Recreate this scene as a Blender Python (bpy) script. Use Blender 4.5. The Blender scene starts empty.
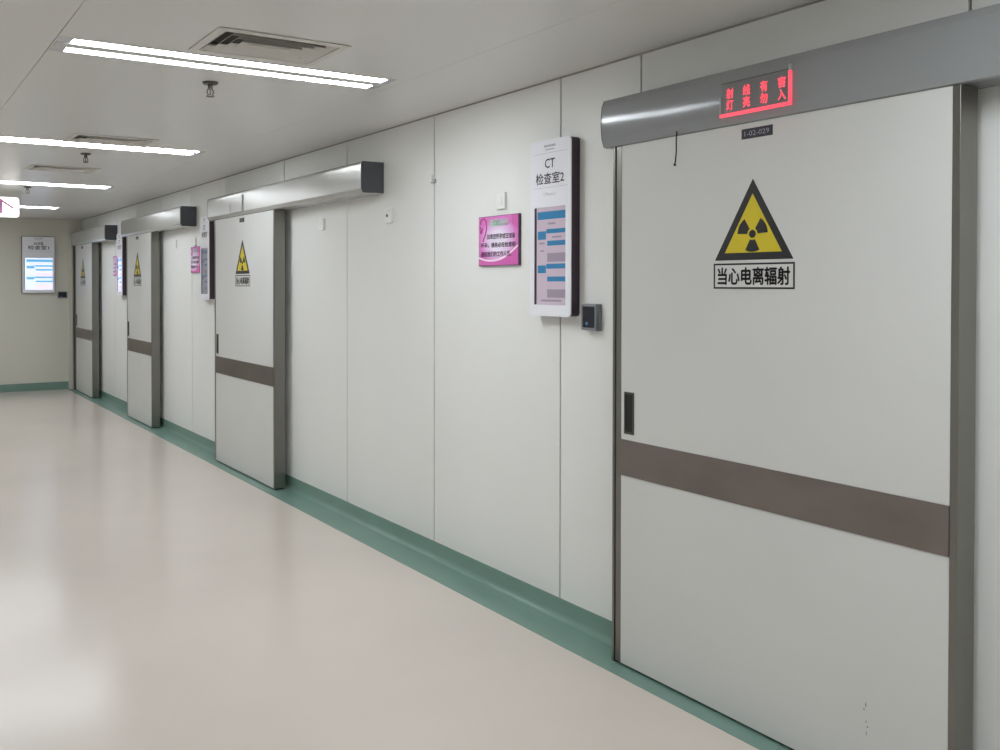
import bpy, math, random
from mathutils import Vector, Matrix

random.seed(4)
SC = bpy.context.scene
COL = SC.collection

# ------------------------------------------------------------------ camera, world, exposure
cam_data = bpy.data.cameras.new('camera')
cam = bpy.data.objects.new('camera', cam_data)
COL.objects.link(cam)
SC.camera = cam
cam.location = (-2.869, 0.0, 1.6)
cam.rotation_euler = (math.radians(90 - 0.739), 0, math.radians(-30.145))
cam_data.sensor_width = 36.0
cam_data.sensor_fit = 'HORIZONTAL'
cam_data.lens = 914 / 1000 * 36.0
cam_data.shift_x = (500 - 397.1) / 1000
cam_data.shift_y = (375 - 296.0) / -1000
cam_data.clip_start = 0.02

world = bpy.data.worlds.new('world')
SC.world = world
world.use_nodes = True
world.node_tree.nodes['Background'].inputs[0].default_value = (0.5, 0.52, 0.55, 1)
world.node_tree.nodes['Background'].inputs[1].default_value = 0.02

SC.view_settings.view_transform = 'Standard'
SC.view_settings.look = 'None'
SC.view_settings.gamma = 1.0
SC.view_settings.use_curve_mapping = False
SC.view_settings.exposure = 0.0
TUBE = 34.5            # emission of the fluorescent tubes
SC.cycles.max_bounces = 10
SC.cycles.diffuse_bounces = 6
SC.cycles.glossy_bounces = 5
SC.cycles.sample_clamp_indirect = 6.0
SC.cycles.use_denoising = True

# ------------------------------------------------------------------ materials
def lin(c):
    return tuple(((v / 255) / 12.92 if v / 255 <= 0.04045 else ((v / 255 + 0.055) / 1.055) ** 2.4) for v in c)

def mat(name, rgb, rough=0.5, metal=0.0, spec=0.5, emit=None, emit_s=0.0, bump=None, mottle=None, coat=0.0, aniso=None):
    m = bpy.data.materials.new(name)
    m.use_nodes = True
    nt = m.node_tree
    b = nt.nodes['Principled BSDF']
    c = lin(rgb) + (1,)
    b.inputs['Base Color'].default_value = c
    b.inputs['Roughness'].default_value = rough
    b.inputs['Metallic'].default_value = metal
    b.inputs['Specular IOR Level'].default_value = spec
    b.inputs['Coat Weight'].default_value = coat
    if emit:
        b.inputs['Emission Color'].default_value = lin(emit) + (1,)
        b.inputs['Emission Strength'].default_value = emit_s
    tc = None
    def coords(scale):
        nonlocal tc
        if tc is None:
            tc = nt.nodes.new('ShaderNodeTexCoord')
        mp = nt.nodes.new('ShaderNodeMapping')
        mp.inputs['Scale'].default_value = scale
        nt.links.new(tc.outputs['Object'], mp.inputs['Vector'])
        return mp.outputs['Vector']
    if mottle:                                   # (amount, scale xyz)
        n = nt.nodes.new('ShaderNodeTexNoise')
        n.inputs['Scale'].default_value = 1.0
        n.inputs['Detail'].default_value = 3
        nt.links.new(coords(mottle[1]), n.inputs['Vector'])
        r = nt.nodes.new('ShaderNodeValToRGB')
        a = mottle[0]
        r.color_ramp.elements[0].position = 0.3
        r.color_ramp.elements[1].position = 0.7
        r.color_ramp.elements[0].color = tuple(v * (1 - a) for v in c[:3]) + (1,)
        r.color_ramp.elements[1].color = tuple(min(1, v * (1 + a)) for v in c[:3]) + (1,)
        nt.links.new(n.outputs['Fac'], r.inputs['Fac'])
        nt.links.new(r.outputs['Color'], b.inputs['Base Color'])
    if bump:                                     # (strength, distance, scale xyz)
        n = nt.nodes.new('ShaderNodeTexNoise')
        n.inputs['Scale'].default_value = 1.0
        n.inputs['Detail'].default_value = 2
        nt.links.new(coords(bump[2]), n.inputs['Vector'])
        bp = nt.nodes.new('ShaderNodeBump')
        bp.inputs['Strength'].default_value = bump[0]
        bp.inputs['Distance'].default_value = bump[1]
        nt.links.new(n.outputs['Fac'], bp.inputs['Height'])
        nt.links.new(bp.outputs['Normal'], b.inputs['Normal'])
    return m

M = {}
M['wall'] = mat('white_wall_panel', (235, 236, 234), 0.42, spec=0.4, mottle=(0.02, (1.2, 1.2, 0.8)))
M['wall_far'] = mat('cream_wall_panel', (214, 212, 201), 0.5, spec=0.4)
M['groove'] = mat('wall_joint', (50, 50, 48), 0.7)
M['ceiling'] = mat('ceiling_panel', (222, 221, 218), 0.28, spec=0.4, bump=(0.05, 0.02, (1.3, 1.3, 1.3)))
M['ceil_gap'] = mat('ceiling_joint', (165, 160, 154), 0.7)
M['floor'] = mat('beige_vinyl_floor', (213, 204, 195), 0.2, spec=0.3, mottle=(0.03, (0.9, 0.9, 1)), bump=(0.03, 0.02, (1.5, 1.5, 1)))
M['green'] = mat('green_vinyl', (116, 147, 137), 0.26, spec=0.5, mottle=(0.04, (3, 3, 3)))
M['leaf'] = mat('white_door_sheet', (212, 213, 211), 0.4, spec=0.4, mottle=(0.02, (1.5, 1.5, 1.5)))
M['steel'] = mat('brushed_steel', (134, 132, 127), 0.32, metal=1.0, bump=(0.06, 0.002, (60, 60, 2)))
M['band'] = mat('brushed_steel_band', (138, 129, 125), 0.38, metal=1.0, mottle=(0.08, (3, 3, 6)), bump=(0.05, 0.002, (40, 3, 60)))
M['steel_dark'] = mat('dark_steel', (96, 93, 88), 0.4, metal=0.8)
M['jamb_dark'] = mat('dark_bronze_jamb', (50, 44, 38), 0.5)
M['black'] = mat('black_plastic', (22, 22, 24), 0.5)
M['rubber'] = mat('black_rubber', (18, 18, 18), 0.7)
M['header_dim'] = mat('aluminium_cover_dim', (152, 154, 157), 0.16, metal=0.2, spec=0.3, bump=(0.10, 0.02, (2.5, 2.5, 5)))  # darker copy of the covers' aluminium; weaker reflection put into its colour
M['header_bright'] = mat('aluminium_cover_bright', (190, 190, 188), 0.2, metal=0.3, spec=0.4, bump=(0.15, 0.02, (2.0, 2.0, 5)))  # brighter copy of the same aluminium; stronger reflection put into its colour
M['cap'] = mat('charcoal_end_cap', (80, 82, 88), 0.5)
M['cap_rim'] = mat('grey_cover_rim', (150, 152, 154), 0.4, metal=0.3)
M['sign_yellow'] = mat('warning_yellow', (214, 194, 32), 0.45)
M['sign_black'] = mat('warning_black', (30, 28, 34), 0.5)
M['sign_white'] = mat('sticker_white', (216, 216, 214), 0.5)
M['plate_navy'] = mat('navy_plate', (38, 38, 50), 0.4)
M['plate_text'] = mat('grey_lettering', (156, 156, 172), 0.5)
M['white_plastic'] = mat('white_plastic', (240, 240, 238), 0.35)
M['grey_plastic'] = mat('grey_plastic', (128, 131, 138), 0.45)
M['dark_glass'] = mat('dark_reader_face', (24, 27, 38), 0.18)
M['blue_led'] = mat('blue_indicator', (70, 100, 140), 0.3, emit=(60, 110, 160), emit_s=0.25)
M['board'] = mat('lilac_white_board', (240, 241, 248), 0.3)
M['board_side'] = mat('dark_plum_housing', (60, 44, 56), 0.4)
M['board_frame'] = mat('grey_board_frame', (128, 120, 110), 0.4)
M['ink'] = mat('dark_ink', (56, 54, 62), 0.6)
M['ink_soft'] = mat('grey_ink', (172, 170, 178), 0.6)
M['acrylic'] = mat('clear_acrylic_edge', (176, 178, 182), 0.2)
M['led_back'] = mat('grey_sign_panel', (122, 122, 124), 0.3)
M['red_glow'] = mat('red_lit_acrylic', (200, 30, 50), 0.3, emit=(255, 92, 110), emit_s=1.0)
M['red_text'] = mat('red_lit_lettering', (200, 40, 60), 0.4, emit=(255, 96, 116), emit_s=1.05)
M['tube'] = mat('fluorescent_tube', (255, 255, 255), 0.4, emit=(246, 251, 255), emit_s=TUBE)
M['tube_cap'] = mat('tube_end_cap', (205, 205, 208), 0.3, metal=0.3)
M['light_pan'] = mat('white_light_tray', (205, 205, 205), 0.35)
M['vent'] = mat('cream_vent', (214, 211, 205), 0.45)
M['vent_dark'] = mat('vent_throat', (84, 81, 76), 0.8)
M['sprinkler'] = mat('dull_brass', (88, 84, 78), 0.35, metal=0.6)
M['lightbox'] = mat('lit_white_sign', (250, 250, 250), 0.4, emit=(255, 255, 252), emit_s=1.3)
M['lightbox_case'] = mat('sign_case', (205, 205, 205), 0.4)
M['arrow'] = mat('plum_arrow', (150, 90, 130), 0.5, emit=(150, 84, 128), emit_s=0.4)
M['pink_edge'] = mat('plum_sign_edge', (96, 70, 90), 0.5)
M['pink_deep'] = mat('deep_pink_print', (216, 104, 184), 0.35)
M['pink_wave'] = mat('pale_pink_print', (254, 234, 248), 0.35)
M['pink_ink'] = mat('purple_ink', (96, 44, 104), 0.5)
M['mint'] = mat('mint_print', (140, 214, 176), 0.5)
M['pink_heart'] = mat('magenta_print', (178, 58, 140), 0.4)

def pink_sheet():
    m = mat('pink_print', (222, 150, 214), 0.3)
    nt = m.node_tree
    tc = nt.nodes.new('ShaderNodeTexCoord')
    mp = nt.nodes.new('ShaderNodeMapping')
    mp.inputs['Scale'].default_value = (1, 6.2, 8.0)
    mp.inputs['Location'].default_value = (0, -1.08, -1.05)
    g = nt.nodes.new('ShaderNodeTexGradient')
    g.gradient_type = 'SPHERICAL'
    r = nt.nodes.new('ShaderNodeValToRGB')
    e = r.color_ramp.elements
    e[0].position = 0.0; e[0].color = lin((222, 122, 200)) + (1,)
    e[1].position = 0.6; e[1].color = lin((242, 230, 250)) + (1,)
    k = e.new(0.22); k.color = lin((230, 176, 228)) + (1,)
    nt.links.new(tc.outputs['Object'], mp.inputs['Vector'])
    nt.links.new(mp.outputs['Vector'], g.inputs['Vector'])
    nt.links.new(g.outputs['Fac'], r.inputs['Fac'])
    nt.links.new(r.outputs['Color'], nt.nodes['Principled BSDF'].inputs['Base Color'])
    return m
M['pink'] = pink_sheet()

def screen_mats(tag, k, white, blue, grey):
    return [mat('screen_pale_' + tag, white, 0.15, emit=white, emit_s=k),
            mat('screen_blue_' + tag, blue, 0.15, emit=blue, emit_s=k),
            mat('screen_grey_' + tag, grey, 0.15, emit=grey, emit_s=k)]
SCREENS = {
    'dim':  screen_mats('dim', 0.22, (186, 172, 186), (52, 118, 162), (146, 134, 150)),
    'off':  screen_mats('off', 0.10, (150, 150, 166), (120, 128, 152), (138, 138, 152)),
    'lit':  screen_mats('lit', 0.75, (216, 206, 252), (112, 168, 224), (196, 186, 222)),
    'far':  screen_mats('far', 0.95, (212, 224, 250), (98, 164, 204), (232, 206, 236)),
}

# ------------------------------------------------------------------ mesh helpers
class MB:
    def __init__(s):
        s.v = []; s.f = []; s.mi = []
    def add(s, verts, faces, mi=0):
        o = len(s.v)
        s.v += [tuple(p) for p in verts]
        s.f += [tuple(i + o for i in f) for f in faces]
        s.mi += [mi] * len(faces)
        return s
    def box(s, x0, x1, y0, y1, z0, z1, mi=0):
        x0, x1 = sorted((x0, x1)); y0, y1 = sorted((y0, y1)); z0, z1 = sorted((z0, z1))
        v = [(x0,y0,z0),(x1,y0,z0),(x1,y1,z0),(x0,y1,z0),(x0,y0,z1),(x1,y0,z1),(x1,y1,z1),(x0,y1,z1)]
        f = [(0,3,2,1),(4,5,6,7),(0,1,5,4),(1,2,6,5),(2,3,7,6),(3,0,4,7)]
        return s.add(v, f, mi)
    def slab(s, outline, x0, x1, mi=0):
        """outline: (y, z) points, extruded along x from x0 to x1"""
        n = len(outline)
        v = [(x0, y, z) for y, z in outline] + [(x1, y, z) for y, z in outline]
        f = [tuple(range(n)), tuple(range(2 * n - 1, n - 1, -1))]
        f += [(i, i + n, (i + 1) % n + n, (i + 1) % n) for i in range(n)]
        return s.add(v, f, mi)
    def ring(s, outer, inner, x0, x1, mi=0):
        """a frame between two outlines of equal length, extruded along x"""
        n = len(outer)
        v = [(x0, *p) for p in outer] + [(x0, *p) for p in inner] + [(x1, *p) for p in outer] + [(x1, *p) for p in inner]
        f = []
        for i in range(n):
            j = (i + 1) % n
            f += [(i, j, j + n, i + n), (i + 2*n, i + 3*n, j + 3*n, j + 2*n), (i, i + 2*n, j + 2*n, j), (i + n, j + n, j + 3*n, i + 3*n)]
        return s.add(v, f, mi)
    def prism_y(s, prof, y0, y1, mi=0):
        """prof: (x, z) points, extruded along y"""
        n = len(prof)
        v = [(x, y0, z) for x, z in prof] + [(x, y1, z) for x, z in prof]
        f = [tuple(range(n)), tuple(range(2 * n - 1, n - 1, -1))]
        f += [(i, i + n, (i + 1) % n + n, (i + 1) % n) for i in range(n)]
        return s.add(v, f, mi)
    def cyl(s, p, q, r, n=14, r2=None, mi=0):
        p = Vector(p); q = Vector(q); d = (q - p).normalized()
        a = d.orthogonal().normalized(); b = d.cross(a)
        r2 = r if r2 is None else r2
        v = []
        for c, rr in ((p, r), (q, r2)):
            for i in range(n):
                t = 2 * math.pi * i / n
                v.append(c + a * math.cos(t) * rr + b * math.sin(t) * rr)
        f = [tuple(range(n - 1, -1, -1)), tuple(range(n, 2 * n))] + [(i, (i + 1) % n, (i + 1) % n + n, i + n) for i in range(n)]
        return s.add(v, f, mi)
    def build(s, name, mats, parent=None, smooth=False, bevel=0.0, seg=2, sharp=38):
        me = bpy.data.meshes.new(name)
        me.from_pydata(s.v, [], s.f)
        if not isinstance(mats, (list, tuple)):
            mats = [mats]
        for m in mats:
            me.materials.append(m)
        for p, mi in zip(me.polygons, s.mi):
            p.material_index = mi
        import bmesh
        bm = bmesh.new(); bm.from_mesh(me)
        bmesh.ops.recalc_face_normals(bm, faces=bm.faces)
        bm.to_mesh(me); bm.free()
        if smooth:
            for p in me.polygons:
                p.use_smooth = True
            me.set_sharp_from_angle(angle=math.radians(sharp))
        o = bpy.data.objects.new(name, me)
        COL.objects.link(o)
        if parent:
            o.parent = parent
        if bevel:
            b = o.modifiers.new('bevel', 'BEVEL')
            b.width = bevel; b.segments = seg; b.limit_method = 'ANGLE'
        return o

def rrect(y0, y1, z0, z1, r, n=5):
    pts = []
    for cy, cz, a0 in ((y1 - r, z1 - r, 0), (y0 + r, z1 - r, 90), (y0 + r, z0 + r, 180), (y1 - r, z0 + r, 270)):
        for i in range(n + 1):
            a = math.radians(a0 + 90 * i / n)
            pts.append((cy + r * math.cos(a), cz + r * math.sin(a)))
    return pts

def tag(o, label=None, cat=None, group=None, kind=None):
    if label: o['label'] = label
    if cat: o['category'] = cat
    if group: o['group'] = group
    if kind: o['kind'] = kind
    return o

def empty(name, loc, rz=0.0, label=None, cat=None, group=None, kind=None):
    o = bpy.data.objects.new(name, None)
    COL.objects.link(o)
    o.location = loc
    o.rotation_euler = (0, 0, rz)
    o.empty_display_size = 0.05
    return tag(o, label, cat, group, kind)

def text(name, body, m, parent, x, yc, zc, w=None, h=None, bold=0.0, depth=0.0012):
    """flat lettering on a wall face (facing -x), centred at (yc, zc), fitted to width w and/or height h"""
    c = bpy.data.curves.new(name, 'FONT')
    c.body = body
    c.size = 1.0
    c.align_x = 'CENTER'
    c.resolution_u = 2
    t = bpy.data.objects.new(name, c)
    COL.objects.link(t)
    dg = bpy.context.evaluated_depsgraph_get()
    me = bpy.data.meshes.new_from_object(t.evaluated_get(dg))
    bpy.data.objects.remove(t)
    xs = [v.co.x for v in me.vertices]; ys = [v.co.y for v in me.vertices]
    cx, cy = (min(xs) + max(xs)) / 2, (min(ys) + max(ys)) / 2
    sw = w / (max(xs) - min(xs)) if w else None
    sh = h / (max(ys) - min(ys)) if h else None
    sw = sw or sh; sh = sh or sw
    for v in me.vertices:
        X, Y = (v.co.x - cx) * sw, (v.co.y - cy) * sh
        v.co = (x - depth, yc - X, zc + Y)
    mb = MB()
    fs = [tuple(p.vertices) for p in me.polygons]
    k = bold
    for dy, dz in (((0, 0),) if not k else ((k, 0), (-k, 0), (0, k), (0, -k))):
        mb.add([(v.co.x, v.co.y + dy, v.co.z + dz) for v in me.vertices], fs)
    bpy.data.meshes.remove(me)
    me = bpy.data.meshes.new(name)
    me.from_pydata(mb.v, [], mb.f)
    me.materials.append(m)
    o = bpy.data.objects.new(name, me)
    COL.objects.link(o)
    o.parent = parent
    return o

# ------------------------------------------------------------------ the setting
ZC = 2.587
YF = 14.60            # far wall
XL = -3.95            # left wall (behind the photographer)
YN = -6.5             # wall behind the camera

tag(MB().box(XL - .1, .1, YN - .1, YF + .1, -.1, 0).build('floor', M['floor']), 'glossy beige vinyl corridor floor', 'floor', kind='structure')
tag(MB().box(-.225, 0, YN, YF, 0, .0015).build('trim_1', M['green']), 'green vinyl border strip on the floor along the panelled wall', 'floor border', kind='structure')

# panelled right wall
seams = [-5.9, -4.75, -3.6, -2.45, -1.3, -.15, 1.0, 1.518, 2.863, 3.385, 4.508, 5.625, 6.715, 8.08, 9.10, 10.2, 11.3, 12.4, 13.5]
w = MB()
w.box(.012, .1, YN - .1, YF + .1, 0, ZC + .05, 1)
edges = [YN] + seams + [YF]
for a, b in zip(edges[:-1], edges[1:]):
    w.box(0, .014, a + .005, b - .005, 0, ZC - .006, 0)
tag(w.build('wall_right', [M['wall'], M['groove']]), 'white panelled corridor wall holding the sliding doors', 'wall', kind='structure')
tag(MB().box(-.004, 0, YN, YF, ZC - .0075, ZC).build('trim_2', M['ceil_gap']), 'narrow grey cornice strip between panelled wall and ceiling', 'cornice', kind='structure')

# coved green skirting
cove = [(0, .095), (-.006, .095), (-.008, .03), (-.013, .014), (-.022, .005), (-.034, .0017), (0, .0017)]
tag(MB().prism_y(cove, YN, YF).build('baseboard_right', M['green'], smooth=True), 'green coved skirting along the panelled wall', 'skirting', kind='structure')

w = MB().box(XL - .1, 0, YF, YF + .1, 0, ZC + .05)
tag(w.build('wall_far', M['wall_far']), 'plain cream end wall of the corridor', 'wall', kind='structure')
tag(MB().box(XL, -.20, YF - .012, YF, 0, .115).build('baseboard_far', M['green']), 'green skirting along the end wall', 'skirting', kind='structure')
tag(MB().box(-.205, -.145, YF - .05, YF, 0, 2.38).build('trim_3', M['wall_far']), 'pale corner post beside the farthest door', 'corner post', kind='structure')
tag(MB().box(XL - .1, XL, YN - .1, YF + .1, 0, ZC + .05).build('wall_left', M['wall']), 'plain white wall facing the sliding doors', 'wall', kind='structure')
tag(MB().box(XL, 0, YN - .1, YN, 0, ZC + .05).build('wall_near', M['wall']), 'plain white wall at the near end', 'wall', kind='structure')

# ceiling: metal panels with joints and openings for the lights and diffusers
LIGHT_Y = [-4.78, -1.9, 1.0, 3.955, 6.725, 9.57, 12.49]
LX0, LX1 = -2.197, -.645
SPINE = .034
LIGHT_DX = [0, 0, 0, 0, -.035, -.035, -.035]
VENT_Y = [3.575, 6.42, 8.21]
VX0, VX1 = -1.685, -1.135
VH = .19
holes = [(LX0 + dx, LX1 + dx, y - .13, y + .13) for y, dx in zip(LIGHT_Y, LIGHT_DX)] + [(VX0, VX1, y - VH, y + VH) for y in VENT_Y]
xs = sorted({XL, 0.0, -2.2062, -2.2038, -.591, -.589, LX0, LX1, LX0 - .035, LX1 - .035, VX0, VX1})
ys = sorted({YN, YF} | {h[2] for h in holes} | {h[3] for h in holes})
grooves_x = [(-2.2062, -2.2038), (-.591, -.589)]
cl = MB()
for i in range(len(xs) - 1):
    for j in range(len(ys) - 1):
        a, b, c, d = xs[i], xs[i + 1], ys[j], ys[j + 1]
        mx, my = (a + b) / 2, (c + d) / 2
        if any(h[0] < mx < h[1] and h[2] < my < h[3] for h in holes):
            continue
        if any(g[0] < mx < g[1] for g in grooves_x):
            cl.box(a, b, c, d, ZC + .008, ZC + .02, 1)
        else:
            cl.box(a, b, c, d, ZC, ZC + .02, 0)
tag(cl.build('ceiling', [M['ceiling'], M['ceil_gap']]), 'grey white metal panel ceiling', 'ceiling', kind='structure')
tag(MB().box(XL - .1, .1, YN - .1, YF + .1, ZC + .35, ZC + .4).build('ceiling_slab', M['vent_dark']), kind='structure')

# ------------------------------------------------------------------ sliding doors
XD, XB = -.14, -.05   # front and back of a leaf
def door(n, ya, yb, label, hy=None, scuff=False):
    """ya: near edge, yb: far edge of the leaf"""
    t = empty('door_%d' % n, (0, ya, 0), 0, label, 'sliding door', 'lead lined sliding doors', 'structure')
    L = yb - ya
    z0, z1 = .012, 2.176
    MB().box(XD, XB, .024, L - .030, z0, z1).build('leaf', M['leaf'], t)
    MB().box(XD - .0015, XB, 0, .0235, z0, z1).build('edge_trim', M['steel'], t, bevel=.0015)
    MB().box(XD - .001, XB, L - .0295, L, z0, z1).build('edge_trim', M['steel'], t, bevel=.0015)
    MB().box(XD - .0035, XD + .002, .0238, L - .0298, .803, .953).build('kick_band', M['band'], t)
    MB().box(XD + .012, XB - .01, .004, L - .004, .0035, z0).build('bottom_seal', M['rubber'], t)
    h = MB()
    o = [(L - .104, .978), (L - .049, .978), (L - .049, 1.153), (L - .104, 1.153)]
    i = [(L - .097, .987), (L - .056, .987), (L - .056, 1.144), (L - .097, 1.144)]
    h.ring(o, i, XD - .003, XD - .0005)
    hd = h.build('pull_handle', M['steel_dark'], t)
    c = MB().slab(i, XD - .001, XD - .0004)
    c.box(XD - .0016, XD - .0009, L - .086, L - .080, 1.0, 1.13, 0)
    c.build('recess_sheet', M['black'], hd)  # flat black sheet; the dark of a hollow pull put into colour
    if scuff:
        s = MB()
        for (y, z, a, b) in ((.277, .268, .003, .020), (.283, .252, .005, .006), (.276, .215, .002, .014), (.271, .200, .005, .006), (.275, .178, .002, .016)):
            s.slab([(y, z + b/2), (y - a/2, z), (y, z - b/2), (y + a/2, z)], XD - .0006, XD - .0001)
        s.build('scuff_mark', M['ink'], t)
    return t

door(1, 1.466, 2.861, 'nearest white sliding door with steel band and a radiation sign at eye height', scuff=True)
door(2, 6.590, 7.990, 'second white sliding door from the camera under silver cover with charcoal end')
door(3, 10.105, 11.215, 'third white sliding door from the camera, between the second and the farthest')
door(4, 13.180, 14.350, 'farthest white sliding door beside the cream end wall')
for n, (a, b, x) in enumerate(((2.872, 2.886, XD + .002), (7.996, 8.020, -.12), (11.221, 11.247, -.12), (14.354, 14.50, -.139))):
    j = MB().box(x, 0, a, b, 0, 2.178)
    jb = j.build('trim_%d' % (4 + n), M['steel'] if n < 3 else M['jamb_dark'], bevel=.002)
    if n == 0:
        MB().box(XD + .006, -.002, 2.8615, 2.8718, .002, 2.176).build('gap_shade', M['rubber'], jb)  # black filler paints the shade in the gap beside the leaf
    tag(jb,
        ('steel door jamb beside the nearest sliding door', 'steel door jamb beside the second sliding door', 'steel door jamb beside the third sliding door', 'dark door jamb in the corner by the end wall')[n], 'door jamb', kind='structure')

# ------------------------------------------------------------------ covers above the doors
PROF = [(-.002, 2.378), (-.149, 2.378), (-.1600, 2.3535)]
for i in range(11):                                   # the front bulges a little
    f = i / 10
    PROF.append((-.1612 - .0048 * (1 - (2 * f - 1) ** 2), 2.347 - .131 * f))
PROF += [(-.150, 2.182), (-.146, 2.180), (-.002, 2.180)]
FLAT = [(-.002, 2.378), (-.152, 2.378), (-.160, 2.371), (-.165, 2.358), (-.1655, 2.3), (-.165, 2.206), (-.152, 2.182), (-.148, 2.180), (-.002, 2.180)]
def header(ya, yb, label, m, PROF=FLAT):
    t = empty('door_track_cover', (0, ya, 2.179), 0, label, 'door track cover', 'track covers above the sliding doors')
    def put(b, name, mm, **k):
        b.v = [(x, y - ya, z - 2.179) for x, y, z in b.v]
        return b.build(name, mm, t, **k)
    put(MB().prism_y(PROF, ya + .006, yb - .006), 'cover', m, smooth=True, sharp=13)
    put(MB().prism_y(PROF, ya, ya + .0058), 'end_cap', M['cap'])
    put(MB().prism_y(PROF, yb - .0058, yb), 'end_cap', M['cap'])
    lip = [(-.1640, 2.2035), (-.1662, 2.2035), (-.153, 2.1795), (-.137, 2.1765), (-.137, 2.1798), (-.150, 2.1812)] if PROF is FLAT else [(-.1597, 2.2125), (-.1617, 2.2125), (-.151, 2.1795), (-.137, 2.1765), (-.137, 2.1798), (-.148, 2.1812)]
    put(MB().prism_y(lip, ya + .0062, yb - .0062), 'lip', m)
    return t
header(-.09, 2.932, 'long grey track cover above the nearest door, carrying the red lit sign', M['header_dim'], PROF)
header(5.107, 8.12, 'silver track cover with charcoal end above the second door', M['header_bright'])
header(8.944, 11.40, 'silver track cover with charcoal end above the third door', M['header_bright'])
header(12.28, 14.545, 'farthest silver track cover, reaching the end wall', M['header_bright'])

# ------------------------------------------------------------------ in-use signs on the covers
def in_use_sign(y0, y1, label, lit):
    x = -.165
    z0, z1 = 2.205, 2.325
    t = empty('indicator_sign', (x, y0, z0), 0, label, 'sign')
    L, Hh = y1 - y0, z1 - z0
    MB().box(-.006, 0, .008, L - .004, .012, Hh).build('back_panel', M['led_back'] if lit else M['header_bright'], t)
    g = M['red_glow'] if lit else M['acrylic']
    MB().box(-.012, -.0002, 0, L, 0, .0115).build('bottom_edge', g, t, bevel=.001)
    MB().box(-.012, -.0002, 0, .0078, .0118, Hh + .016 - .02).build('side_edge', g, t, bevel=.001)
    MB().box(-.012, -.0002, L - .0038, L, .0118, Hh * .62).build('side_edge', M['acrylic'], t, bevel=.001)
    MB().box(-.012, -.0002, 0, .0060, Hh - .0038, Hh + .018).build('upper_corner', M['acrylic'], t)
    MB().box(-.0075, -.0002, .008, L - .004, Hh, Hh + .003).build('top_shadow', M['steel_dark'], t)  # dark strip painted for the shadow line above the sign
    m = M['red_text'] if lit else M['header_bright']
    for row, z in (('射线有害', .083), ('灯亮勿入', .041)):
        for k, ch in enumerate(row):
            y = L - .042 - k * (L - .078) / 3
            text('lettering', ch, m, t, -.0062, y, z, w=.030, h=.036, bold=.0004 if lit else 0.0, depth=.001)
    return t
in_use_sign(2.003, 2.297, 'red lit two line warning sign on the grey track cover', True)
in_use_sign(7.20, 7.49, 'unlit clear acrylic sign on the silver cover above the second door', False)

# ------------------------------------------------------------------ number plates
def plate(y0, y1, label, body=None, z0=2.120, z1=2.156):
    t = empty('number_plate', (XD, y0, z0), 0, label, 'number plate', 'small plates at the top of the doors')
    L, Hh = y1 - y0, z1 - z0
    MB().box(-.002, -.0001, 0, L, 0, Hh).build('plate', M['plate_navy'], t)
    if body:
        text('lettering', body, M['plate_text'], t, -.0021, L / 2, Hh / 2, w=L * .80, h=Hh * .5, depth=.0006)
plate(2.098, 2.228, 'small navy plate with grey numbers at the top of the nearest door', '1-02-029')
plate(7.235, 7.345, 'small dark plate at the top of the second door')
plate(10.66, 10.77, 'small dark plate at the top of the third door')
plate(13.80, 13.91, 'small dark plate at the top of the farthest door')

# ------------------------------------------------------------------ radiation warning signs
def radiation_sign(yc, label):
    x = XD
    t = empty('radiation_warning_sign', (x, yc, 1.583), 0, label, 'warning sign', 'radiation warning signs on the doors')
    def tri(s, zb):
        return [(s / 2, zb), (-s / 2, zb), (0, zb + s * .8660)]
    zb = 1.687 - 1.583
    S = .333
    zi = zb + S * .2887                       # centroid
    MB().slab(tri(S + .016, zi - (S + .016) * .2887), -.0008, -.0001).build('white_border', M['sign_white'], t)
    MB().slab(tri(S, zb), -.0014, -.0007).build('black_triangle', M['sign_black'], t)
    s2 = S * .725
    MB().slab(tri(s2, zi - s2 * .2887), -.0020, -.0013).build('yellow_field', M['sign_yellow'], t)
    sy = MB()
    c = (0, zi - .004)
    sy.slab([(c[0] + .0145 * math.cos(a * math.pi / 12), c[1] + .0145 * math.sin(a * math.pi / 12)) for a in range(24)], -.0026, -.0019)
    for k in (30, 150, 270):
        if k == 30: a0 = 0
        pts = []
        for i in range(11):
            a = math.radians(k - 28 + 56 * i / 10)
            pts.append((c[0] + .064 * math.cos(a), c[1] + .064 * math.sin(a)))
        for i in range(10, -1, -1):
            a = math.radians(k - 28 + 56 * i / 10)
            pts.append((c[0] + .0215 * math.cos(a), c[1] + .0215 * math.sin(a)))
        sy.slab(pts, -.0026, -.0019)
    sy.build('trefoil', M['sign_black'], t)
    o = [(-.172, 0), (.172, 0), (.172, .093), (-.172, .093)]
    i = [(-.1655, .0065), (.1655, .0065), (.1655, .0865), (-.1655, .0865)]
    MB().slab([(-.175, -.003), (.175, -.003), (.175, .096), (-.175, .096)], -.0008, -.0001).build('caption_plate', M['sign_white'], t)
    MB().ring(o, i, -.0014, -.0007).build('caption_frame', M['sign_black'], t)
    text('lettering', '当心电离辐射', M['sign_black'], t, -.0008, 0, .0465, w=.305, h=.062, bold=.0017, depth=.0006)
    return t
radiation_sign(2.179, 'black and yellow radiation triangle with captioned plate on the nearest door')
radiation_sign(7.279, 'radiation triangle sticker on the second door from the camera')
radiation_sign(10.712, 'radiation triangle sticker on the third door from the camera')
radiation_sign(13.80, 'radiation triangle sticker on the farthest door')

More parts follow.
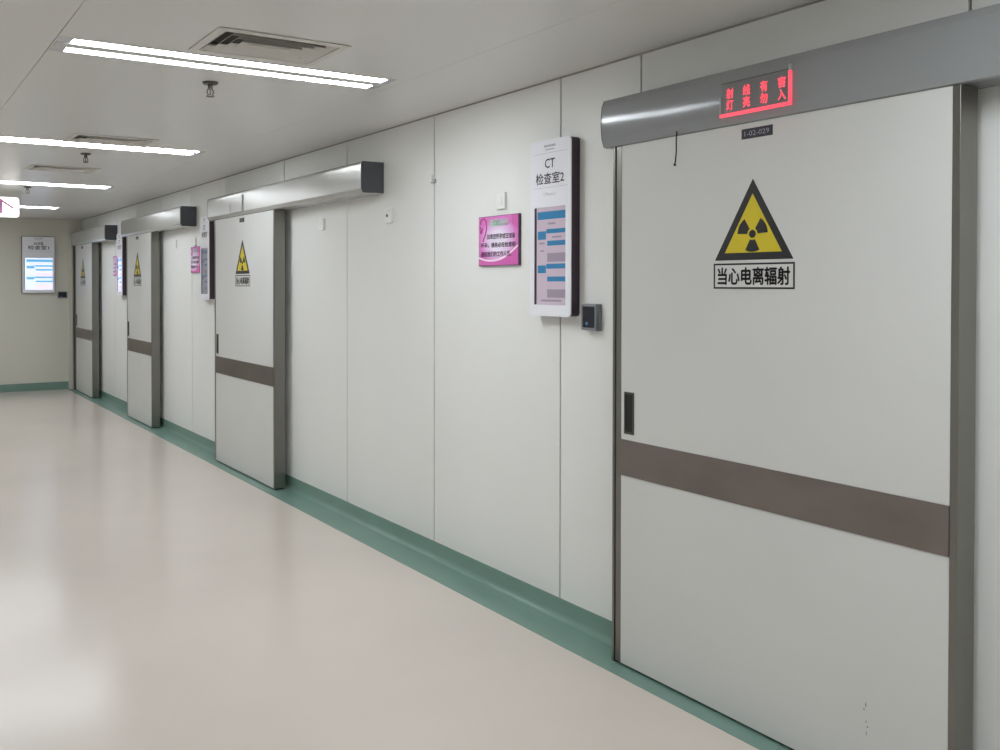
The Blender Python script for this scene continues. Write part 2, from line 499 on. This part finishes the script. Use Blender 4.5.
# ------------------------------------------------------------------ information boards
def board(loc, rz, W, z0, z1, label, screen, lines, sub=None, frame=False, pr=None):
    """local: wall plane x=0, y from 0 (viewer's right) to W (viewer's left)"""
    t = empty('information_board', (loc[0], loc[1], z0), rz, label, 'information board', 'wall mounted information boards')
    Hh = z1 - z0
    D = .058
    out = rrect(0, W, 0, Hh, .020)
    ins = rrect(.003, W - .003, .003, Hh - .003, .018)
    MB().slab(ins if not frame else out, -D + .006, 0).build('housing', M['board_side'] if not frame else M['board_frame'], t)
    sy0, sy1 = .036, W - .034
    sz0, sz1 = .054, Hh * .620
    # front panel with an opening for the screen
    n = len(out)
    inner = []
    corners = [(sy1, sz1), (sy0, sz1), (sy0, sz0), (sy1, sz0)]
    for k in range(n):
        inner.append(corners[k // (n // 4)])
    if frame:
        o2 = rrect(.008, W - .008, .008, Hh - .008, .014)
        fp = MB().ring(o2, inner, -D, -D + .0058)
    else:
        fp = MB().ring(out, inner, -D, -D + .0058)
    fp.build('front_panel', M['board'], t)
    # screen: table of rows drawn on the display
    s = MB()
    xs_ = -D + .0052
    def rect(a, b, c, d, mi, lift=0.0):
        # a,b: fraction from viewer's left, c,d: fraction from top
        ya, yb = sy1 - a * (sy1 - sy0), sy1 - b * (sy1 - sy0)
        za, zb = sz1 - c * (sz1 - sz0), sz1 - d * (sz1 - sz0)
        s.add([(xs_ - lift, ya, za), (xs_ - lift, yb, za), (xs_ - lift, yb, zb), (xs_ - lift, ya, zb)], [(0, 1, 2, 3)], mi)
    rect(0, 1, 0, 1, 0)
    l = .0005
    for r in ((.08, 1, .045, .125), (.09, .36, .245, .33), (.37, 1, .225, .27), (.40, 1, .345, .395),
              (.09, .36, .595, .675), (.37, 1, .580, .63), (.40, 1, .710, .760)):
        rect(*r, 1, l)
    for r in ((.40, 1, .47, .56), (.40, 1, .84, .925), (.42, .66, .16, .18), (.55, .85, .30, .318), (.14, .32, .36, .378), (.17, .30, .44, .455), (.2, .85, .945, .965)):
        rect(*r, 2, l)
    s.build('screen', SCREENS[screen], t)
    MB().box(-D + .0003, -D + .0056, sy1 - .010, sy1 - .0003, sz0 + .001, sz1 - .001).build('screen_edge', M['board_side'] if not frame else M['board_frame'], t)
    # lettering
    for body, zf, wf, h in lines:
        text('lettering', body, M['ink'], t, -D, W / 2, Hh * zf, w=W * wf, h=h, bold=.0006, depth=.0008)
    ln = MB()
    for zf in (.925, .730):
        MB().box(-D - .0006, -D + .0002, W * .08, W * .90, Hh * zf - .0006, Hh * zf + .0006).build('ruled_line', M['ink_soft'], t)
    for zf, wf, h in ((.965, .28, .010), (.945, .22, .005)):
        for k in range(6):
            y = W / 2 + wf * W * (.5 - (k + .45) / 6)
            ln.box(-D - .0006, -D + .0002, y - wf * W / 16, y + wf * W / 16, Hh * zf - h / 2, Hh * zf + h / 2)
    ln.build('hospital_name', M['ink_soft'], t)
    if sub:
        text('lettering', sub, M['ink_soft'], t, -D, W / 2, Hh * .692, h=.014, depth=.0008)
    return t
board((0, 3.247), 0, .298, 1.447, 2.288, 'tall white board reading CT beside the nearest door', 'dim',
      [('CT', .866, .24, .044), ('检查室2', .782, .69, .053)], 'CTRoom 2')
board((0, 8.395), 0, .262, 1.453, 2.250, 'tall white board with unlit screen beside the second door', 'off',
      [('CT', .866, .24, .044), ('检查室', .782, .60, .053)])
board((0, 11.80), 0, .285, 1.455, 2.250, 'tall white board with glowing screen beside the third door', 'lit',
      [('CT', .866, .24, .044), ('检查室', .782, .60, .053)])
board((-.398, YF), math.pi / 2, .474, 1.462, 2.318, 'wide grey framed board with bright blue screen on the end wall', 'far',
      [('X线', .872, .30, .052), ('检查室1', .802, .62, .060)], None, True)

# ------------------------------------------------------------------ pink notices
def notice(y0, y1, z0, z1, label):
    t = empty('notice', (0, y0, z0), 0, label, 'notice', 'pink notices on the panelled wall')
    W, Hh = y1 - y0, z1 - z0
    MB().box(-.015, 0, 0, W, 0, Hh).build('backing_board', M['pink_edge'], t)
    MB().box(-.0165, -.0148, .003, W - .003, .003, Hh - .003).build('printed_sheet', M['pink'], t)
    x = -.0165
    # wave along the bottom
    def wave(f, k):
        return [(W - .004 - (W - .008) * i / 24, f(i / 24) + k) for i in range(25)]
    f = lambda u: Hh * (.17 - .22 * u + .0 + .62 * u * u) if u < .95 else Hh * (.17 - .22 * u + .62 * u * u)
    g = lambda u: Hh * (.135 - .40 * u * (1 - u) + .22 * u ** 2)
    top = wave(g, 0)
    MB().slab(top + [(.004, .004), (W - .004, .004)], x - .0006, x + .0002).build('wave_print', M['pink_deep'], t)
    lo = wave(g, .004); hi = [(y, z + Hh * .035) for y, z in lo]
    MB().slab(lo + hi[::-1], x - .0007, x + .0002).build('wave_highlight', M['pink_wave'], t)
    MB().slab([(.004, Hh - .004), (W * .17, Hh - .004), (W * .14, Hh * .80), (.004, Hh * .70)], x - .0005, x + .0002).build('corner_print', M['pink_deep'], t)
    # heart ribbon
    h = MB()
    pts = []
    for i in range(26):
        a = math.radians(-60 + 250 * i / 25)
        pts.append((W * .87 - math.sin(a) * W * .085 - .004, Hh * (.72 + .20 * math.cos(a - .9))))
    pts = [(W * (.97 - .06 * 0) - .006, Hh * .84), (W * .93, Hh * .93), (W * .86, Hh * .965), (W * .80, Hh * .90), (W * .785, Hh * .78), (W * .81, Hh * .66), (W * .86, Hh * .55), (W * .885, Hh * .49)]
    for i in range(len(pts) - 1):
        (a, b), (c, d) = pts[i], pts[i + 1]
        dx, dz = c - a, d - b
        L = math.hypot(dx, dz); nx, nz = -dz / L * W * .014, dx / L * W * .014
        h.slab([(a + nx, b + nz), (c + nx, d + nz), (c - nx, d - nz), (a - nx, b - nz)], x - .0009, x + .0002)
    for cy, cz, r in ((W * .93, Hh * .70, W * .035), (W * .955, Hh * .78, W * .02), (W * .90, Hh * .75, W * .018)):
        h.slab([(cy + r * math.cos(k * math.pi / 6), cz + r * 1.1 * math.sin(k * math.pi / 6)) for k in range(12)], x - .0009, x + .0002)
    h.build('heart_emblem', M['pink_heart'], t)
    text('title', '温馨提示', M['pink_wave'], t, x, W * .475, Hh * .855, w=W * .47, h=Hh * .140, bold=.0015, depth=.0006)
    text('title', '温馨提示', M['mint'], t, x, W * .475, Hh * .855, w=W * .45, h=Hh * .135, bold=0, depth=.0012)
    text('lettering', '如果您怀孕或正准备', M['pink_ink'], t, x, W * .425, Hh * .585, w=W * .70, h=Hh * .105, bold=.0005, depth=.001)
    text('lettering', '怀孕，请务必在检查前', M['pink_ink'], t, x, W * .50, Hh * .415, w=W * .86, h=Hh * .105, bold=.0005, depth=.001)
    text('lettering', '通知我们的工作人员。', M['pink_ink'], t, x, W * .55, Hh * .235, w=W * .76, h=Hh * .105, bold=.0005, depth=.001)
    return t
notice(3.690, 4.038, 1.697, 1.959, 'pink notice beside the tall board reading CT')
notice(8.795, 9.085, 1.714, 1.976, 'pink notice between the second and the third door')
notice(12.258, 12.456, 1.709, 1.974, 'narrow looking pink notice before the farthest door')

# ------------------------------------------------------------------ wall devices
def reader(loc, rz, W, Hh, D, label):
    t = empty('card_reader', loc, rz, label, 'card reader', 'card readers beside the boards')
    MB().slab(rrect(0, W, 0, Hh, .006), -D * .55, 0).build('back_box', M['grey_plastic'], t, bevel=.002)
    MB().slab(rrect(.004, W - .0, .002, Hh - .002, .006), -D, -D * .55 + .0002).build('front_cover', M['grey_plastic'], t, bevel=.002)
    MB().slab(rrect(.012, W - .010, .014, Hh - .012, .003), -D - .0012, -D + .0004).build('black_face', M['dark_glass'], t)
    MB().slab([(W * .62 + .008 * math.cos(k * math.pi / 6), Hh * .26 + .008 * math.sin(k * math.pi / 6)) for k in range(12)], -D - .002, -D - .0010).build('indicator', M['blue_led'], t)
reader((0, 3.100, 1.389), 0, .100, .122, .034, 'grey and black card reader between the CT board and nearest door')
reader((-.220, YF, 1.389), math.pi / 2, .138, .10, .034, 'dark card reader on the end wall beside the corner post')

def switch(yc, zc, label, d=.014):
    t = empty('wall_switch', (0, yc, zc), 0, label, 'wall switch', 'white switches on the panelled wall')
    MB().slab(rrect(-.036, .036, -.043, .043, .006), -d, 0).build('plate', M['white_plastic'], t, bevel=.002)
    MB().slab(rrect(-.014, .022, -.020, .024, .003), -d - .0025, -d + .0002).build('rocker', M['white_plastic'], t, bevel=.001)
switch(3.846, 2.034, 'white wall switch above the pink notice beside the CT board')
switch(6.011, 2.033, 'white wall switch under the silver cover of the second door', .020)
switch(8.985, 2.030, 'white wall switch above the middle pink notice')
switch(9.650, 2.025, 'white wall switch under the silver cover of the third door')

t = empty('emergency_call_point', (0, 5.022, 1.987), 0, 'small white call point with a dark key hole, near the end of the silver cover', 'call point')
MB().slab(rrect(-.038, .038, 0, .095, .012), -.022, 0).build('housing', M['white_plastic'], t, bevel=.004)
MB().cyl((-.022, .004, .046), (-.027, .004, .046), .010).build('key_hole', M['steel_dark'], t)
MB().slab(rrect(-.030, .030, .066, .088, .008), -.030, -.0215).build('lamp_cap', M['white_plastic'], t, bevel=.003)

t = empty('cable_clip', (0, 4.508, 2.190), 0, 'small clear clip stuck over a wall joint near the ceiling', 'clip')
MB().slab(rrect(-.022, .022, 0, .022, .004), -.012, 0).build('base', M['acrylic'], t, bevel=.002)
MB().box(-.018, -.0122, .002, .018, .008, .046).build('hook', M['white_plastic'], t, bevel=.002)

# dangling cord under the nearest cover
cu = MB()
pts = [(-.158, 2.517, 2.190), (-.160, 2.518, 2.150), (-.157, 2.520, 2.115), (-.158, 2.522, 2.085), (-.160, 2.524, 2.066)]
for a, b in zip(pts[:-1], pts[1:]):
    cu.cyl(a, b, .0026, 8)
cu.cyl(pts[-1], (-.160, 2.526, 2.058), .0045, 8)
tag(cu.build('cord', M['rubber'], smooth=True), 'short black cord hanging from the grey track cover', 'cord')

# ------------------------------------------------------------------ ceiling lights
def ceiling_light(y, dx, label):
    t = empty('ceiling_light', ((LX0 + LX1) / 2 + dx, y, ZC), 0, label, 'ceiling light', 'twin tube ceiling lights')
    hl = (LX1 - LX0) / 2
    hw = .13
    p = MB()
    d, th = .034, .003
    p.box(-hl, hl, -hw, hw, d, d + th)
    p.box(-hl, -hl + th, -hw, hw, -.0015, d); p.box(hl - th, hl, -hw, hw, -.0015, d)
    p.box(-hl + th, hl - th, -hw, -hw + .018, -.0015, d); p.box(-hl + th, hl - th, hw - .018, hw, -.0015, d)
    p.build('frame', M['light_pan'], t)
    MB().box(-hl + th, hl - th, -SPINE, SPINE, -.003, d).build('spine', M['light_pan'], t, bevel=.002)
    for s in (-1, 1):
        a, b = sorted((s * SPINE, s * (hw - .018)))
        a += .0006; b -= .0006
        prof = [(a, .0005), (b, .0005), (b, .006), (a, .006)]
        def strip(x0, x1, name, m):
            q = MB().slab(prof, x0, x1)
            q.build(name, m, t, smooth=True)
        strip(-hl + .058, hl - .040, 'lit_tube', M['tube'])
        strip(-hl + .004, -hl + .0575, 'tube_end', M['tube_cap'])
        strip(hl - .0395, hl - .004, 'tube_end', M['tube_cap'])
for y, dx, lb in zip(LIGHT_Y, LIGHT_DX, ('twin tube ceiling light farthest behind the camera', 'second twin tube ceiling light behind the camera', 'twin tube ceiling light just above the nearest door', 'largest twin tube ceiling light, beside the slatted vent',
                           'second twin tube ceiling light along the corridor', 'third twin tube ceiling light along the corridor', 'farthest short looking ceiling light beside the hanging sign')):
    ceiling_light(y, dx, lb)

# ------------------------------------------------------------------ ceiling vents
def vent(y, label):
    t = empty('ceiling_vent', ((VX0 + VX1) / 2, y, ZC), 0, label, 'ceiling vent', 'square air vents in the ceiling')
    hx, hy = (VX1 - VX0) / 2, VH
    def rect(b, ax, ay, bx, by, za, zb, th=.002):
        """sloped rectangular collar from half size (ax, ay) at za to (bx, by) at zb"""
        A = [(-ax, -ay, za), (ax, -ay, za), (ax, ay, za), (-ax, ay, za)]
        B = [(-bx, -by, zb), (bx, -by, zb), (bx, by, zb), (-bx, by, zb)]
        A2 = [(x, yy, z + th) for x, yy, z in A]; B2 = [(x, yy, z + th) for x, yy, z in B]
        f = []
        for i in range(4):
            j = (i + 1) % 4
            f += [(i, j, j + 4, i + 4), (i + 8, i + 12, j + 12, j + 8), (i, i + 8, j + 8, j), (i + 4, j + 4, j + 12, i + 12)]
        b.add(A + B + A2 + B2, f)
    fr = MB()
    rect(fr, hx + .008, hy + .008, hx - .026, hy - .026, -.004, -.006)
    rect(fr, hx - .026, hy - .026, hx - .027, hy - .027, -.006, .03)
    fr.build('frame', M['vent'], t)
    for k in range(4):
        b = MB()
        ax, ay = hx - .031 - k * .037, hy - .031 - k * .037
        rect(b, ax, ay, ax - .024, ay - .024, -.005, .013)
        b.build('louvre', M['vent'], t)
    MB().box(-hx + .182, hx - .182, -.009, .009, -.004, -.001).build('centre_plate', M['vent'], t)
    MB().box(-hx + .034, hx - .034, -hy + .029, hy - .029, .03, .04).build('throat', M['vent_dark'], t)
vent(VENT_Y[0], 'square slatted air vent beside the largest ceiling light')
vent(VENT_Y[1], 'square air vent behind the second ceiling light from the camera')
vent(VENT_Y[2], 'thin looking air vent before the third ceiling light')

# ------------------------------------------------------------------ sprinklers
def sprinkler(x, y, label):
    t = empty('sprinkler', (x, y, ZC), 0, label, 'sprinkler', 'ceiling sprinklers')
    MB().cyl((0, 0, 0), (0, 0, -.010), .040, 20, r2=.034).build('escutcheon', M['sprinkler'], t, smooth=True)
    MB().cyl((0, 0, -.010), (0, 0, -.034), .012, 12).build('body', M['sprinkler'], t, smooth=True)
    a = MB()
    for s in (-1, 1):
        a.cyl((s * .011, 0, -.034), (s * .017, 0, -.050), .0035, 8)
        a.cyl((s * .017, 0, -.050), (s * .006, 0, -.066), .0035, 8)
    a.build('frame_arm', M['sprinkler'], t)
    MB().cyl((0, 0, -.034), (0, 0, -.062), .004, 8).build('bulb', M['sprinkler'], t)
    MB().cyl((0, 0, -.066), (0, 0, -.070), .020, 16).build('deflector', M['sprinkler'], t)
sprinkler(-1.408, 4.335, 'dark pendant sprinkler below the largest ceiling light')
sprinkler(-1.43, 7.16, 'dark pendant sprinkler between the second and third ceiling lights')
sprinkler(-1.45, 9.90, 'dark pendant sprinkler just past the third ceiling light')

# ------------------------------------------------------------------ hanging lit sign
SX1, SX0, SY = -1.470, -2.70, 10.37
t = empty('hanging_sign', ((SX0 + SX1) / 2, SY, 2.300), 0, 'glowing white hanging sign with a plum arrow', 'sign')
hw = (SX1 - SX0) / 2
def xz_slab(outline, y0, y1):
    b = MB()
    b.slab(outline, y0, y1)
    b.v = [(yy, xx, z) for xx, yy, z in b.v]
    return b
xz_slab(rrect(-hw, hw, 0, .214, .035), -.040, .040).build('case', M['lightbox_case'], t)
xz_slab(rrect(-hw + .003, hw - .003, .003, .211, .033), -.045, -.0398).build('lit_face', M['lightbox'], t)
ax = -1.655 - (SX0 + SX1) / 2
ar = MB()
for pl in ([(ax - .018, .04), (ax + .018, .04), (ax + .018, .170), (ax - .018, .170)],
           [(ax, .196), (ax + .014, .184), (ax + .132, .104), (ax + .120, .090), (ax, .172)],
           [(ax, .196), (ax - .014, .184), (ax - .132, .104), (ax - .120, .090), (ax, .172)]):
    ar.slab(pl, -.0462, -.0449)
ar.v = [(yy, xx, z) for xx, yy, z in ar.v]
ar.build('arrow', M['arrow'], t)
for s in (-.42, .42):
    MB().cyl((s, 0, .213), (s, 0, ZC - 2.300), .006, 10).build('hanger_rod', M['steel'], t, smooth=True)
